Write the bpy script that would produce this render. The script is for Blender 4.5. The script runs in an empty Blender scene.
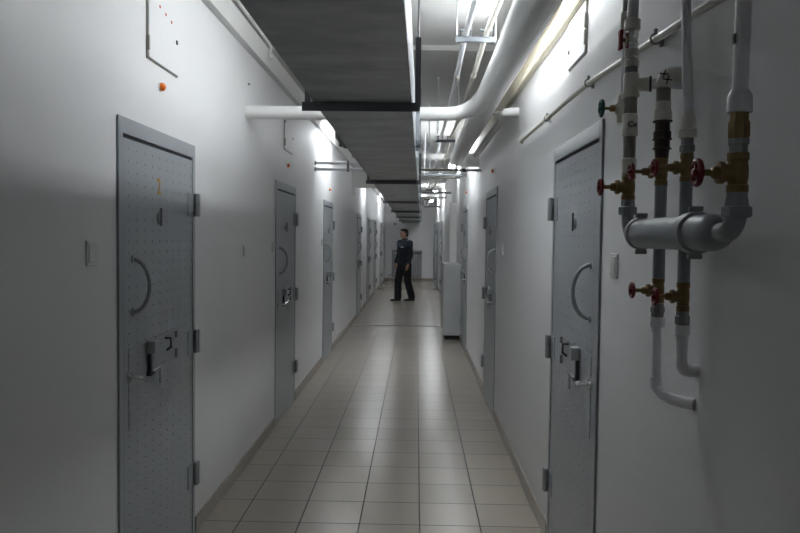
import bpy, bmesh, math, random
from mathutils import Vector, Matrix
random.seed(7)
PI = math.pi
SC = bpy.context.scene
C = SC.collection

# ------------------------------------------------------------------ constants (metres)
H = 1.573                 # eye height
XL, XR = -1.153, 0.7065   # wall faces
Y0, Y1 = -3.0, 26.5       # corridor ends
ZC1, ZC2, YSTEP = 2.995, 2.957, 5.40   # ceiling, lower beyond the step

# ------------------------------------------------------------------ materials
def mat(name, col, rough=0.6, metal=0.0, noise=0.0, nscale=6.0, bump=0.0, bscale=60.0, spec=0.5, coat=0.0):
    m = bpy.data.materials.new(name); m.use_nodes = True
    nt = m.node_tree; b = nt.nodes['Principled BSDF']
    b.inputs['Base Color'].default_value = (*col, 1)
    b.inputs['Roughness'].default_value = rough
    b.inputs['Metallic'].default_value = metal
    b.inputs['Specular IOR Level'].default_value = spec
    b.inputs['Coat Weight'].default_value = coat
    tc = nt.nodes.new('ShaderNodeTexCoord')
    if noise:
        n = nt.nodes.new('ShaderNodeTexNoise'); n.inputs['Scale'].default_value = nscale
        n.inputs['Detail'].default_value = 5
        nt.links.new(tc.outputs['Object'], n.inputs['Vector'])
        mx = nt.nodes.new('ShaderNodeMix'); mx.data_type = 'RGBA'
        mx.inputs['A'].default_value = (*[c*(1-noise) for c in col], 1)
        mx.inputs['B'].default_value = (*[min(1, c*(1+noise)) for c in col], 1)
        nt.links.new(n.outputs['Fac'], mx.inputs['Factor'])
        nt.links.new(mx.outputs['Result'], b.inputs['Base Color'])
    if bump:
        n2 = nt.nodes.new('ShaderNodeTexNoise'); n2.inputs['Scale'].default_value = bscale
        n2.inputs['Detail'].default_value = 4
        nt.links.new(tc.outputs['Object'], n2.inputs['Vector'])
        bp = nt.nodes.new('ShaderNodeBump'); bp.inputs['Strength'].default_value = bump
        bp.inputs['Distance'].default_value = 0.004
        nt.links.new(n2.outputs['Fac'], bp.inputs['Height'])
        nt.links.new(bp.outputs['Normal'], b.inputs['Normal'])
    return m

def emis(name, col, s):
    m = bpy.data.materials.new(name); m.use_nodes = True
    b = m.node_tree.nodes['Principled BSDF']
    b.inputs['Base Color'].default_value = (*col, 1)
    b.inputs['Emission Color'].default_value = (*col, 1)
    b.inputs['Emission Strength'].default_value = s
    return m

def tile_material():
    m = bpy.data.materials.new('floor_tile'); m.use_nodes = True
    nt = m.node_tree; b = nt.nodes['Principled BSDF']; L = nt.links.new
    tc = nt.nodes.new('ShaderNodeTexCoord')
    mp = nt.nodes.new('ShaderNodeMapping')
    mp.inputs['Location'].default_value = (-0.0386 + 0.33*20, -3.898 + 0.33*40, 0)
    L(tc.outputs['Object'], mp.inputs['Vector'])
    br = nt.nodes.new('ShaderNodeTexBrick')
    br.offset = 0.0; br.squash = 1.0
    br.inputs['Color1'].default_value = (0.31, 0.275, 0.228, 1)
    br.inputs['Color2'].default_value = (0.29, 0.257, 0.213, 1)
    br.inputs['Mortar'].default_value = (0.035, 0.03, 0.026, 1)
    br.inputs['Scale'].default_value = 1.0
    br.inputs['Mortar Size'].default_value = 0.0042
    br.inputs['Mortar Smooth'].default_value = 0.15
    br.inputs['Bias'].default_value = 0.0
    br.inputs['Brick Width'].default_value = 0.33
    br.inputs['Row Height'].default_value = 0.33
    L(mp.outputs['Vector'], br.inputs['Vector'])
    L(br.outputs['Color'], b.inputs['Base Color'])
    rr = nt.nodes.new('ShaderNodeMapRange'); rr.inputs['To Min'].default_value = 0.24; rr.inputs['To Max'].default_value = 0.7
    L(br.outputs['Fac'], rr.inputs['Value'])
    L(rr.outputs['Result'], b.inputs['Roughness'])
    bp = nt.nodes.new('ShaderNodeBump'); bp.inputs['Strength'].default_value = 0.5; bp.inputs['Distance'].default_value = 0.002
    inv = nt.nodes.new('ShaderNodeMath'); inv.operation = 'SUBTRACT'; inv.inputs[0].default_value = 1.0
    L(br.outputs['Fac'], inv.inputs[1]); L(inv.outputs['Value'], bp.inputs['Height'])
    L(bp.outputs['Normal'], b.inputs['Normal'])
    return m

def studded_paint():
    """grey door paint with a grid of small dents (object Y / Z)"""
    m = mat('door_leaf_paint', (0.32, 0.345, 0.368), 0.34, noise=0.06, nscale=5, spec=0.6)
    nt = m.node_tree; L = nt.links.new; b = nt.nodes['Principled BSDF']
    tc = nt.nodes.new('ShaderNodeTexCoord'); sp = nt.nodes.new('ShaderNodeSeparateXYZ')
    L(tc.outputs['Object'], sp.inputs['Vector'])
    def cell(out, period):
        a = nt.nodes.new('ShaderNodeMath'); a.operation = 'DIVIDE'; a.inputs[1].default_value = period; L(out, a.inputs[0])
        f = nt.nodes.new('ShaderNodeMath'); f.operation = 'FRACT'; L(a.outputs[0], f.inputs[0])
        s = nt.nodes.new('ShaderNodeMath'); s.operation = 'SUBTRACT'; s.inputs[1].default_value = 0.5; L(f.outputs[0], s.inputs[0])
        q = nt.nodes.new('ShaderNodeMath'); q.operation = 'MULTIPLY'; q.inputs[1].default_value = period; L(s.outputs[0], q.inputs[0])
        return q.outputs[0]
    cy, cz = cell(sp.outputs['Y'], 0.088), cell(sp.outputs['Z'], 0.046)
    cb = nt.nodes.new('ShaderNodeCombineXYZ'); L(cy, cb.inputs['X']); L(cz, cb.inputs['Y'])
    ln = nt.nodes.new('ShaderNodeVectorMath'); ln.operation = 'LENGTH'; L(cb.outputs['Vector'], ln.inputs[0])
    mr = nt.nodes.new('ShaderNodeMapRange'); mr.interpolation_type = 'SMOOTHSTEP'
    mr.inputs['From Min'].default_value = 0.002; mr.inputs['From Max'].default_value = 0.0065
    mr.inputs['To Min'].default_value = 0; mr.inputs['To Max'].default_value = 1
    L(ln.outputs['Value'], mr.inputs['Value'])
    bp = nt.nodes.new('ShaderNodeBump'); bp.inputs['Strength'].default_value = 1.0; bp.inputs['Distance'].default_value = 0.006
    L(mr.outputs['Result'], bp.inputs['Height']); L(bp.outputs['Normal'], b.inputs['Normal'])
    # darker grey in the dents
    old = b.inputs['Base Color'].links[0].from_socket
    mx = nt.nodes.new('ShaderNodeMix'); mx.data_type = 'RGBA'
    mx.inputs['A'].default_value = (0.24, 0.25, 0.26, 1)
    L(mr.outputs['Result'], mx.inputs['Factor']); L(old, mx.inputs['B']); L(mx.outputs['Result'], b.inputs['Base Color'])
    return m

def duct_material():
    m = mat('galvanised_duct', (0.25, 0.26, 0.265), 0.5, metal=0.75)
    nt = m.node_tree; L = nt.links.new; b = nt.nodes['Principled BSDF']
    tc = nt.nodes.new('ShaderNodeTexCoord'); mp = nt.nodes.new('ShaderNodeMapping')
    mp.inputs['Scale'].default_value = (1.1, 2.4, 2.0)
    L(tc.outputs['Object'], mp.inputs['Vector'])
    n = nt.nodes.new('ShaderNodeTexNoise'); n.inputs['Scale'].default_value = 3; n.inputs['Detail'].default_value = 6; n.inputs['Roughness'].default_value = 0.6
    L(mp.outputs['Vector'], n.inputs['Vector'])
    cr = nt.nodes.new('ShaderNodeValToRGB')
    cr.color_ramp.elements[0].position = 0.3; cr.color_ramp.elements[0].color = (0.31, 0.33, 0.35, 1)
    cr.color_ramp.elements[1].position = 0.72; cr.color_ramp.elements[1].color = (0.54, 0.565, 0.585, 1)
    L(n.outputs['Fac'], cr.inputs['Fac']); L(cr.outputs['Color'], b.inputs['Base Color'])
    bp = nt.nodes.new('ShaderNodeBump'); bp.inputs['Strength'].default_value = 0.4; bp.inputs['Distance'].default_value = 0.015
    L(n.outputs['Fac'], bp.inputs['Height']); L(bp.outputs['Normal'], b.inputs['Normal'])
    return m

M = dict(
    wall=mat('wall_paint', (0.74, 0.74, 0.745), 0.55, noise=0.035, nscale=1.6, bump=0.12, bscale=45),
    ceil=mat('ceiling_paint', (0.72, 0.715, 0.70), 0.8, noise=0.05, nscale=2.0, bump=0.1),
    trim=mat('trim_paint', (0.70, 0.70, 0.68), 0.5, noise=0.03),
    trunk=mat('aged_cream_plastic', (0.62, 0.575, 0.45), 0.5, noise=0.05),
    tile=tile_material(),
    skirt=mat('skirting_tile', (0.30, 0.265, 0.225), 0.35, noise=0.12, nscale=8),
    strip=mat('threshold_metal', (0.16, 0.14, 0.12), 0.5, metal=0.3),
    frame=mat('door_frame_paint', (0.33, 0.355, 0.378), 0.32, noise=0.06, nscale=7),
    leaf=studded_paint(),
    gap=mat('dark_gap', (0.02, 0.02, 0.022), 0.9),
    steel=mat('dull_steel', (0.42, 0.43, 0.44), 0.35, metal=0.9),
    chrome=mat('bright_steel', (0.75, 0.76, 0.77), 0.2, metal=1.0),
    iron=mat('dark_iron', (0.06, 0.065, 0.07), 0.5, metal=0.4),
    bracket=mat('dark_grey_angle', (0.16, 0.175, 0.195), 0.55, metal=0.3, noise=0.15, nscale=12),
    duct=duct_material(),
    insul=mat('white_insulation', (0.84, 0.84, 0.835), 0.45, noise=0.03, nscale=5, bump=0.15, bscale=14),
    plastic=mat('white_pipe_plastic', (0.84, 0.845, 0.88), 0.32, noise=0.02),
    cream=mat('offwhite_fitting', (0.78, 0.76, 0.69), 0.4, noise=0.04),
    conduit=mat('cream_conduit_paint', (0.60, 0.585, 0.52), 0.4, noise=0.06),
    greypipe=mat('grey_paint_pipe', (0.29, 0.315, 0.34), 0.42, noise=0.06, nscale=20),
    greymetal=mat('grey_cast_collar', (0.31, 0.315, 0.31), 0.5, metal=0.3, noise=0.1, nscale=30),
    nipple=mat('dull_zinc_nipple', (0.32, 0.31, 0.27), 0.5, metal=0.4, noise=0.1, nscale=40),
    brass=mat('aged_brass', (0.27, 0.185, 0.085), 0.5, metal=0.6, noise=0.2, nscale=40),
    darkbrown=mat('dark_rusty_union', (0.055, 0.03, 0.028), 0.6, noise=0.3, nscale=40),
    red=mat('red_handwheel_paint', (0.22, 0.010, 0.016), 0.4, noise=0.15, nscale=40),
    green=mat('green_handwheel_paint', (0.01, 0.11, 0.075), 0.4, noise=0.1, nscale=40),
    orange=mat('orange_plastic', (0.78, 0.16, 0.015), 0.3),
    reddot=mat('red_paint', (0.55, 0.05, 0.03), 0.5),
    gold=mat('gold_sticker', (0.50, 0.28, 0.05), 0.45, metal=0.3, noise=0.35, nscale=60),
    ink=mat('black_ink', (0.015, 0.015, 0.018), 0.7),
    switch=mat('switch_plastic', (0.68, 0.68, 0.66), 0.35),
    cabinet=mat('cabinet_grey_paint', (0.42, 0.435, 0.44), 0.45, noise=0.05),
    radiator=mat('radiator_grey_paint', (0.30, 0.315, 0.33), 0.45),
    navy=mat('navy_uniform_cloth', (0.012, 0.014, 0.022), 0.85, noise=0.2, nscale=30, bump=0.3),
    blue=mat('blue_yoke_cloth', (0.022, 0.036, 0.06), 0.8, noise=0.2, nscale=30),
    black=mat('black_trouser_cloth', (0.008, 0.008, 0.011), 0.85, noise=0.2, nscale=30),
    shoe=mat('black_leather', (0.008, 0.008, 0.008), 0.35),
    skin=mat('skin', (0.42, 0.24, 0.17), 0.55, noise=0.08, nscale=20),
    hair=mat('black_hair', (0.008, 0.007, 0.006), 0.6, bump=0.5, bscale=120),
    eye=mat('dark_eye', (0.02, 0.015, 0.012), 0.3),
    badge=mat('silver_grey_badge', (0.30, 0.31, 0.30), 0.5),
    lamp_body=mat('lamp_housing_enamel', (0.80, 0.80, 0.79), 0.4),
    tube=emis('fluorescent_tube', (0.93, 0.97, 1.0), 34.0),
    tube_fill=emis('fill_lamp_tube', (0.93, 0.97, 1.0), 13.0),
    tube_far=emis('far_fluorescent_tube', (0.93, 0.97, 1.0), 36.0),
    tube_end=emis('end_fluorescent_tube', (0.93, 0.97, 1.0), 48.0),
    tube_strong=emis('strong_fluorescent_tube', (0.93, 0.97, 1.0), 100.0),
)

# ------------------------------------------------------------------ mesh builder
class MB:
    def __init__(s): s.v = []; s.f = []
    def box(s, x0, x1, y0, y1, z0, z1):
        x0, x1 = sorted((x0, x1)); y0, y1 = sorted((y0, y1)); z0, z1 = sorted((z0, z1))
        n = len(s.v)
        s.v += [(x, y, z) for z in (z0, z1) for y in (y0, y1) for x in (x0, x1)]
        for q in ((0, 2, 3, 1), (4, 5, 7, 6), (0, 1, 5, 4), (2, 6, 7, 3), (0, 4, 6, 2), (1, 3, 7, 5)):
            s.f.append(tuple(n+i for i in q))
        return s
    def rings(s, rs, cap=True):
        k = len(rs[0]); n = len(s.v)
        for r in rs: s.v += [tuple(p) for p in r]
        for i in range(len(rs)-1):
            for j in range(k):
                a, b = n+i*k+j, n+i*k+(j+1) % k
                s.f.append((a, b, b+k, a+k))
        if cap:
            s.f.append(tuple(n+j for j in reversed(range(k))))
            s.f.append(tuple(n+(len(rs)-1)*k+j for j in range(k)))
        return s
    def tube(s, path, r, n=12, cap=True):
        """swept round tube; r is one radius or one per point"""
        P = [Vector(p) for p in path]
        R = r if isinstance(r, (list, tuple)) else [r]*len(P)
        T = []
        for i in range(len(P)):
            a = P[max(i-1, 0)]; b = P[min(i+1, len(P)-1)]
            if 0 < i < len(P)-1: t = (P[i]-P[i-1]).normalized()+(P[i+1]-P[i]).normalized()
            else: t = b-a
            T.append(t.normalized())
        ref = Vector((0, 0, 1)) if abs(T[0].z) < 0.9 else Vector((1, 0, 0))
        u = T[0].cross(ref).normalized(); rs = []
        for i, t in enumerate(T):
            u = (u - t*u.dot(t)).normalized(); w = t.cross(u)
            rs.append([P[i]+(u*math.cos(2*PI*j/n)+w*math.sin(2*PI*j/n))*R[i] for j in range(n)])
        return s.rings(rs, cap)
    def lathe(s, o, axis, prof, n=16):
        """prof: list of (distance along axis, radius)"""
        o = Vector(o); t = Vector(axis).normalized()
        ref = Vector((0, 0, 1)) if abs(t.z) < 0.9 else Vector((1, 0, 0))
        u = t.cross(ref).normalized(); w = t.cross(u)
        return s.rings([[o+t*d+(u*math.cos(2*PI*j/n)+w*math.sin(2*PI*j/n))*max(r, 1e-4) for j in range(n)] for d, r in prof])
    def ball(s, c, rx, ry=None, rz=None, n=14, m=9, rot=None):
        ry = ry or rx; rz = rz or rx; c = Vector(c); rs = []
        for i in range(m+1):
            a = -PI/2+PI*i/m; ca = max(math.cos(a), 1e-3)
            ring = []
            for j in range(n):
                p = Vector((rx*ca*math.cos(2*PI*j/n), ry*ca*math.sin(2*PI*j/n), rz*math.sin(a)))
                if rot is not None: p = rot @ p
                ring.append(c+p)
            rs.append(ring)
        return s.rings(rs)
    def torus(s, c, axis, R, r, n=24, k=8, a0=0, a1=2*PI):
        c = Vector(c); t = Vector(axis).normalized()
        ref = Vector((0, 0, 1)) if abs(t.z) < 0.9 else Vector((1, 0, 0))
        u = t.cross(ref).normalized(); w = t.cross(u); base = len(s.v)
        for i in range(n):
            a = a0+(a1-a0)*i/n; d = u*math.cos(a)+w*math.sin(a)
            for j in range(k):
                b = 2*PI*j/k
                s.v.append(tuple(c+d*(R+r*math.cos(b))+t*(r*math.sin(b))))
        for i in range(n):
            for j in range(k):
                i2, j2 = (i+1) % n, (j+1) % k
                s.f.append((base+i*k+j, base+i2*k+j, base+i2*k+j2, base+i*k+j2))
        return s
    def build(s, name, m, parent=None, bevel=0.0, origin=None, ang=35, seg=2):
        org = Vector(origin) if origin is not None else (Vector(parent_base(parent)) if parent else Vector((0, 0, 0)))
        me = bpy.data.meshes.new(name)
        me.from_pydata([tuple(Vector(v)-org) for v in s.v], [], s.f)
        bm = bmesh.new(); bm.from_mesh(me)
        bmesh.ops.recalc_face_normals(bm, faces=bm.faces)
        bm.to_mesh(me); bm.free()
        for p in me.polygons: p.use_smooth = True
        me.set_sharp_from_angle(angle=math.radians(ang))
        me.materials.append(m)
        o = bpy.data.objects.new(name, me); C.objects.link(o)
        if parent: o.parent = parent
        else: o.location = org
        if bevel:
            b = o.modifiers.new('bevel', 'BEVEL'); b.width = bevel; b.segments = seg
            b.limit_method = 'ANGLE'; b.angle_limit = math.radians(40)
        return o

def parent_base(o):
    v = Vector((0, 0, 0))
    while o is not None:
        v += Vector(o.location); o = o.parent
    return v

def tag(o, label, cat=None, group=None, kind=None):
    o['label'] = label
    if cat: o['category'] = cat
    if group: o['group'] = group
    if kind: o['kind'] = kind
    return o
def thing(name, loc, label, cat, group=None, kind=None):
    o = bpy.data.objects.new(name, None); C.objects.link(o); o.location = loc
    o.empty_display_size = 0.1
    return tag(o, label, cat, group, kind)
def struct(name, mb, m, label=None, bevel=0.0):
    o = mb.build(name, m, None, bevel); o['kind'] = 'structure'
    if label: o['label'] = label
    return o
def dup(root, loc, label=None, group=None):
    r = root.copy(); C.objects.link(r); r.location = loc
    if label: r['label'] = label
    if group: r['group'] = group
    for ch in root.children:
        c = ch.copy(); C.objects.link(c); c.parent = r
        for g in ch.children:
            d = g.copy(); C.objects.link(d); d.parent = c
    return r
def text_mesh(name, body, size, m, parent, loc, rot, depth=0.0006):
    cu = bpy.data.curves.new(name, 'FONT'); cu.body = body; cu.size = size
    cu.extrude = depth; cu.offset = size*.012; cu.align_x = 'CENTER'; cu.align_y = 'CENTER'
    t = bpy.data.objects.new(name, cu); C.objects.link(t)
    dg = bpy.context.evaluated_depsgraph_get(); dg.update()
    me = bpy.data.meshes.new_from_object(t.evaluated_get(dg))
    bpy.data.objects.remove(t)
    me.name = name; me.materials.clear(); me.materials.append(m)
    o = bpy.data.objects.new(name, me); C.objects.link(o)
    o.parent = parent; o.location = Vector(loc)-parent_base(parent); o.rotation_euler = rot
    return o
def arc(c, a, b, n=6):
    """quarter bend: from c+a to c+b around centre c (a, b perpendicular vectors)"""
    c, a, b = Vector(c), Vector(a), Vector(b)
    return [c+a*math.cos(PI/2*i/n)+b*math.sin(PI/2*i/n) for i in range(n+1)]

# ------------------------------------------------------------------ room shell
W = 0.12
struct('floor', MB().box(XL-W, XR+W, Y0-W, Y1+W, -0.1, 0), M['tile'], 'beige grey ceramic tile floor with dark joints')
struct('wall_left', MB().box(XL-W, XL, Y0, Y1, 0, 3.1), M['wall'], 'long white painted wall on the left')
struct('wall_right', MB().box(XR, XR+W, Y0, Y1, 0, 3.1), M['wall'], 'long white painted wall on the right')
struct('wall_end', MB().box(XL-W, XR+W, Y1, Y1+W, 0, 3.1), M['wall'], 'white wall closing the far end of the corridor')
struct('wall_back', MB().box(XL-W, XR+W, Y0-W, Y0, 0, 3.1), M['wall'], 'white wall behind the viewer')
struct('ceiling', MB().box(XL, XR, Y0, YSTEP, ZC1, 3.1).box(XL, XR, YSTEP, Y1, ZC2, 3.1), M['ceil'], 'white ceiling that steps down past the crossing pipe')
# cornice on the left, threshold strip, beam stub
struct('trim_1', MB().box(XL, XL+0.046, Y0, Y1, 2.812, 2.955), M['trim'], 'white cornice along the top of the left wall')
struct('trim_2', MB().box(XL+0.012, XR-0.012, 12.80, 12.85, 0, 0.006), M['strip'], 'dark threshold strip across the floor')
struct('trim_3', MB().box(XL, -0.47, 12.75, 13.0, 2.45, 2.74).box(XL+0.0, XL+0.06, 12.75, 13.0, 2.32, 2.45), M['trim'], 'white boxed beam end on the left wall')

DOORS_L = [3.245, 6.37, 9.42, 14.5, 17.35, 20.2, 23.4]
DOORS_R = [3.25, 6.82, 10.4, 19.8, 24.2]
DW = 0.49
def skirting(name, x0, x1, doors):
    b = MB(); y = Y0
    for d in doors:
        b.box(x0, x1, y, d-DW, 0, 0.082); y = d+DW
    b.box(x0, x1, y, Y1, 0, 0.082)
    return struct(name, b, M['skirt'], 'brown tile skirting', 0.002)
skirting('baseboard_left', XL, XL+0.012, DOORS_L)
skirting('baseboard_right', XR-0.012, XR, DOORS_R)
struct('baseboard_end', MB().box(XL+0.012, XR-0.012, Y1-0.012, Y1, 0, 0.082), M['skirt'], 'brown tile skirting of the end wall')

# ------------------------------------------------------------------ cell doors
def make_door(s, name, loc, label, detail):
    """s = +1 left wall (faces +X), -1 right wall. Local: x*s into the corridor, y along it (hinges far), z up."""
    bx, by, bz = loc
    root = thing(name, loc, label, 'door', kind='structure')
    X = lambda d: bx+s*d
    Y = lambda v: by+v
    def box(b, d0, d1, y0, y1, z0, z1): return b.box(X(d0), X(d1), Y(y0), Y(y1), z0, z1)
    f = MB()
    box(f, 0.001, 0.010, -0.488, -0.448, 0, 2.03); box(f, 0.001, 0.010, 0.432, 0.470, 0, 2.03)
    box(f, 0.001, 0.010, -0.448, 0.432, 1.965, 2.03); box(f, 0.001, 0.006, -0.448, 0.432, 0.0, 0.022)
    f.build('door_frame', M['frame'], root, 0.002)
    g = MB(); box(g, 0.0008, 0.002, -0.448, 0.432, 0.022, 1.965); g.build('gap_shade_sheet', M['gap'], root)  # black sheet stands in for the shade in the gap round the leaf
    lf = MB(); box(lf, 0.002, 0.008, -0.444, 0.423, 0.030, 1.950)
    leaf = lf.build('door_leaf', M['leaf'], root, 0.0015)
    LF = 0.008
    hatch = MB(); box(hatch, LF, LF+.0025, -0.40, 0.20, 0.785, 1.115)
    hatch.build('feed_hatch', M['leaf'], root, 0.001)
    for hz in (1.725, 1.025, 0.335):
        hb = MB(); box(hb, 0.010, 0.038, 0.440, 0.466, hz-0.058, hz+0.058)
        hi = hb.build('hinge', M['frame'], root, 0.002)
        pl = MB(); box(pl, LF, LF+.004, 0.350, 0.440, hz-0.058, hz+0.058); pl.build('hinge_plate', M['frame'], hi, 0.001)
        pn = MB(); pn.lathe((X(0.026), Y(0.434), hz-0.058), (0, 0, 1), [(0, .010), (.055, .010), (.057, .007), (.06, .007), (.062, .010), (.116, .010)], 10)
        pn.build('hinge_pin', M['steel'], hi)
    a0 = 1.258; a1 = 1.472; zc = (a0+a1)/2; n = 16
    path = [(X(LF+.002+0.068*math.sin(PI*i/n)), Y(-0.352), zc-(a1-a0)/2*math.cos(PI*i/n)) for i in range(n+1)]
    hd = MB().tube(path, 0.0085, 10)
    for z in (a0, a1): hd.lathe((X(LF), Y(-0.352), z), (s, 0, 0), [(0, .017), (.005, .017), (.007, .010)], 12)
    hd.build('pull_handle', M['frame'], root)
    lc = MB(); box(lc, LF+.0025, 0.048, -0.212, -0.168, 1.063, 1.118); lc.build('latch_case', M['steel'], root, 0.004)
    lb = MB(); box(lb, LF+.003, 0.026, -0.203, -0.181, 0.985, 1.063); box(lb, LF+.003, 0.030, -0.212, -0.16, 0.968, 0.988)
    lb.build('latch_bar', M['iron'], root, 0.002)
    rd = MB().tube([(X(0.026), Y(-0.185), 0.985), (X(0.036), Y(-0.14), 0.992), (X(0.036), Y(-0.06), 1.005)], 0.0055, 8)
    rd.tube([(X(0.030), Y(-0.10), 0.998), (X(0.030), Y(-0.10), 0.92)], 0.0055, 8)
    rd.build('latch_rod', M['chrome'], root)
    MB().tube([(X(LF+.002), Y(0.02), 1.10), (X(0.036), Y(0.02), 1.10), (X(0.038), Y(0.02), 1.06), (X(0.018), Y(0.02), 1.045)], 0.006, 8).build('hatch_hook', M['iron'], root)
    st = MB(); box(st, LF, LF+.006, -0.10, 0.20, 1.118, 1.124); st.build('hatch_rail', M['steel'], root, .0008)
    for z0, z1 in ((0.99, 1.03), (1.085, 1.115)):
        hh = MB(); box(hh, LF+.0025, LF+.014, 0.15, 0.168, z0, z1); hh.build('hatch_hinge', M['greymetal'], root, .001)
    MB().lathe((X(LF), Y(-0.402), 1.003), (s, 0, 0), [(0, .022), (.008, .022), (.009, .009), (.045, .009), (.047, .012), (.062, .012), (.064, .007)], 14).build('bolt_pin', M['chrome'], root)
    pp = MB().lathe((X(LF), Y(-0.055), 1.645), (s, 0, 0), [(0, .026), (.006, .026), (.008, .018), (.010, .018)], 18)
    p = pp.build('peephole', M['frame'], root)
    cv = MB(); box(cv, LF+.010, LF+.015, -0.064, -0.048, 1.610, 1.690)
    cv.build('peephole_cover', M['iron'], p, 0.002)
    return root

left_labels = [
    'grey studded steel cell door in left wall, nearest, with a gold number',
    'grey steel cell door in left wall, second from the viewer',
    'grey steel cell door in left wall, third, under two thin white pipes',
    'grey steel cell door in left wall just past the floor threshold strip',
    'grey steel cell door in left wall, second past the floor threshold strip',
    'grey steel cell door in left wall, second nearest to the far end',
    'grey steel cell door in left wall, nearest to the far end',
]
dl = None
DL = []
for i, y in enumerate(DOORS_L):
    if dl is None:
        dl = make_door(1, 'door_1', (XL, y, 0), left_labels[0], True); DL.append(dl)
    else:
        r = dup(dl, (XL, y, 0), left_labels[i]); r.name = 'door_%d' % (i+1); DL.append(r)
text_mesh('door_number', '2', 0.10, M['gold'], DL[0], (XL+0.0088, 3.191, 1.783), (PI/2, 0, PI/2))
right_labels = [
    'grey studded steel cell door in right wall beside the valves, nearest',
    'grey steel cell door in right wall, second from the viewer',
    'grey steel cell door in right wall just before the grey cabinet',
    'grey steel cell door in right wall, first beyond the grey cabinet',
    'grey steel cell door in right wall, last one near the end wall',
]
dr = None
for i, y in enumerate(DOORS_R):
    if dr is None: dr = make_door(-1, 'door_8', (XR, y, 0), right_labels[0], True)
    else: dup(dr, (XR, y, 0), right_labels[i]).name = 'door_%d' % (8+i)

# ------------------------------------------------------------------ wall fittings
def call_lamp(x, s, y, z, label, first=[None]):
    loc = (x, y, z)
    t = thing('call_lamp', loc, label, 'lamp', 'orange call lamps over the cell doors')
    MB().lathe(loc, (s, 0, 0), [(0, .020), (.005, .020), (.006, .017)], 16).build('lamp_base', M['switch'], t)
    MB().lathe((x+s*.006, y, z), (s, 0, 0), [(0, .0185), (.009, .018), (.016, .013), (.020, .006), (.021, .001)], 16).build('lens', M['orange'], t)
for y, z, l in ((3.23, 2.231, 'orange dome call lamp on left wall above the nearest door'),
                (6.404, 2.197, 'orange dome call lamp on left wall above the second door'),
                (9.50, 2.191, 'orange dome call lamp on left wall above the third door')):
    call_lamp(XL, 1, y, z, l)
for y, z, l in ((6.687, 2.193, 'orange dome call lamp on right wall above the second door'),
                (10.15, 2.21, 'orange dome call lamp on right wall above the third door')):
    call_lamp(XR, -1, y, z, l)

def access_panel(x, s, y0, y1, z0, z1, label, dots, bell=True):
    t = thing('access_panel', (x, (y0+y1)/2, z0), label, 'panel', 'white access panels high on the walls')
    MB().box(x, x+s*.004, y0-.006, y1+.006, z0-.006, z1+.006).build('panel_frame', M['gap'] if False else M['nipple'], t)
    p = MB().box(x+s*.004, x+s*.012, y0, y1, z0, z1).build('panel_door', M['wall'], t, 0.002)
    for zz in (z0+.06, z1-.08):
        MB().box(x+s*.004, x+s*.016, y0-.008, y0+.002, zz-.03, zz+.03).build('hinge', M['nipple'], t, .001)
    MB().lathe((x+s*.012, y1-.03, (z0+z1)/2-.03), (s, 0, 0), [(0, .011), (.003, .011)], 10).build('keyhole', M['ink'], t)
    if dots:
        for k in range(3):
            MB().lathe((x+s*.012, y0+.13+.075*k, z0+.25-.012*k), (s, 0, 0), [(0, .008), (.002, .006)], 8).build('paint_dot', M['reddot'], p)
access_panel(XL, 1, 3.068, 3.45, 2.325, 2.69, 'white hinged access panel with three red dots on left wall, above the nearest door', True)
access_panel(XL, 1, 6.25, 6.66, 2.325, 2.66, 'white access panel on left wall above the second door, by the crossing pipe', False)
access_panel(XR, -1, 3.08, 3.42, 2.36, 2.572, 'white access panel on right wall above the nearest door', False)

def wall_switch(x, s, y, z, label, w=0.075, h=0.085, rockers=1):
    t = thing('light_switch', (x, y, z), label, 'switch', 'white switches beside the cell doors')
    MB().box(x, x+s*.007, y-w/2, y+w/2, z-h/2, z+h/2).build('plate', M['switch'], t, .003)
    ww = (w-.02)/rockers
    for k in range(rockers):
        a = y-w/2+.01+k*ww
        MB().box(x+s*.007, x+s*.0105, a+.001, a+ww-.001, z-h/2+.012, z+h/2-.012).build('rocker', M['switch'], t, .002)
wall_switch(XL, 1, 2.538, 1.503, 'white light switch on left wall before the nearest door', .09, .09)
wall_switch(XL, 1, 4.816, 1.469, 'white wall button midway between the first and second left doors', .05, .07)
wall_switch(XL, 1, 5.77, 1.484, 'white light switch just before the second left door')
wall_switch(XL, 1, 8.80, 1.493, 'white light switch just before the third left door')
wall_switch(XR, -1, 2.578, 1.481, 'white double light switch on right wall below the valves', .085, .09, 2)
wall_switch(XR, -1, 5.90, 1.481, 'white light switch on right wall between the first two doors')
nl = MB().lathe((XL, 4.913, 2.598), (1, 0, 0), [(0, .008), (.012, .008), (.016, .004)], 10).build('screw_plug', M['greymetal'], None, origin=(XL, 4.913, 2.598))
tag(nl, 'small grey screw head on left wall near the crossing pipe', 'screw')
# end wall
hk = thing('wall_hook', (-0.785, Y1, 2.06), 'small dark hook on the end wall above the radiator', 'hook')
MB().box(-.815, -.755, Y1-.02, Y1, 2.03, 2.09).build('hook_plate', M['iron'], hk, .004)
MB().tube([(-.785, Y1-.02, 2.06), (-.785, Y1-.07, 2.05), (-.785, Y1-.09, 2.09)], .012, 8).build('hook_arm', M['iron'], hk)
rad = thing('radiator', (-0.33, Y1, 0.12), 'grey finned radiator with a ledge on the end wall behind the man', 'radiator')
r0 = MB()
for k in range(14):
    x = -0.82+k*0.07
    r0.box(x, x+.05, Y1-.13, Y1-.03, .16, .98)
r0.build('fin_block', M['radiator'], rad, .012)
MB().box(-.88, .22, Y1-.18, Y1, 1.03, 1.11).build('ledge', M['radiator'], rad, .006)
fr = MB()
for x in (-.88, .16): fr.box(x, x+.05, Y1-.12, Y1, .12, 1.03)
fr.box(-.83, .16, Y1-.10, Y1, .12, .16); fr.build('side_frame', M['radiator'], rad, .004)
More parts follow.
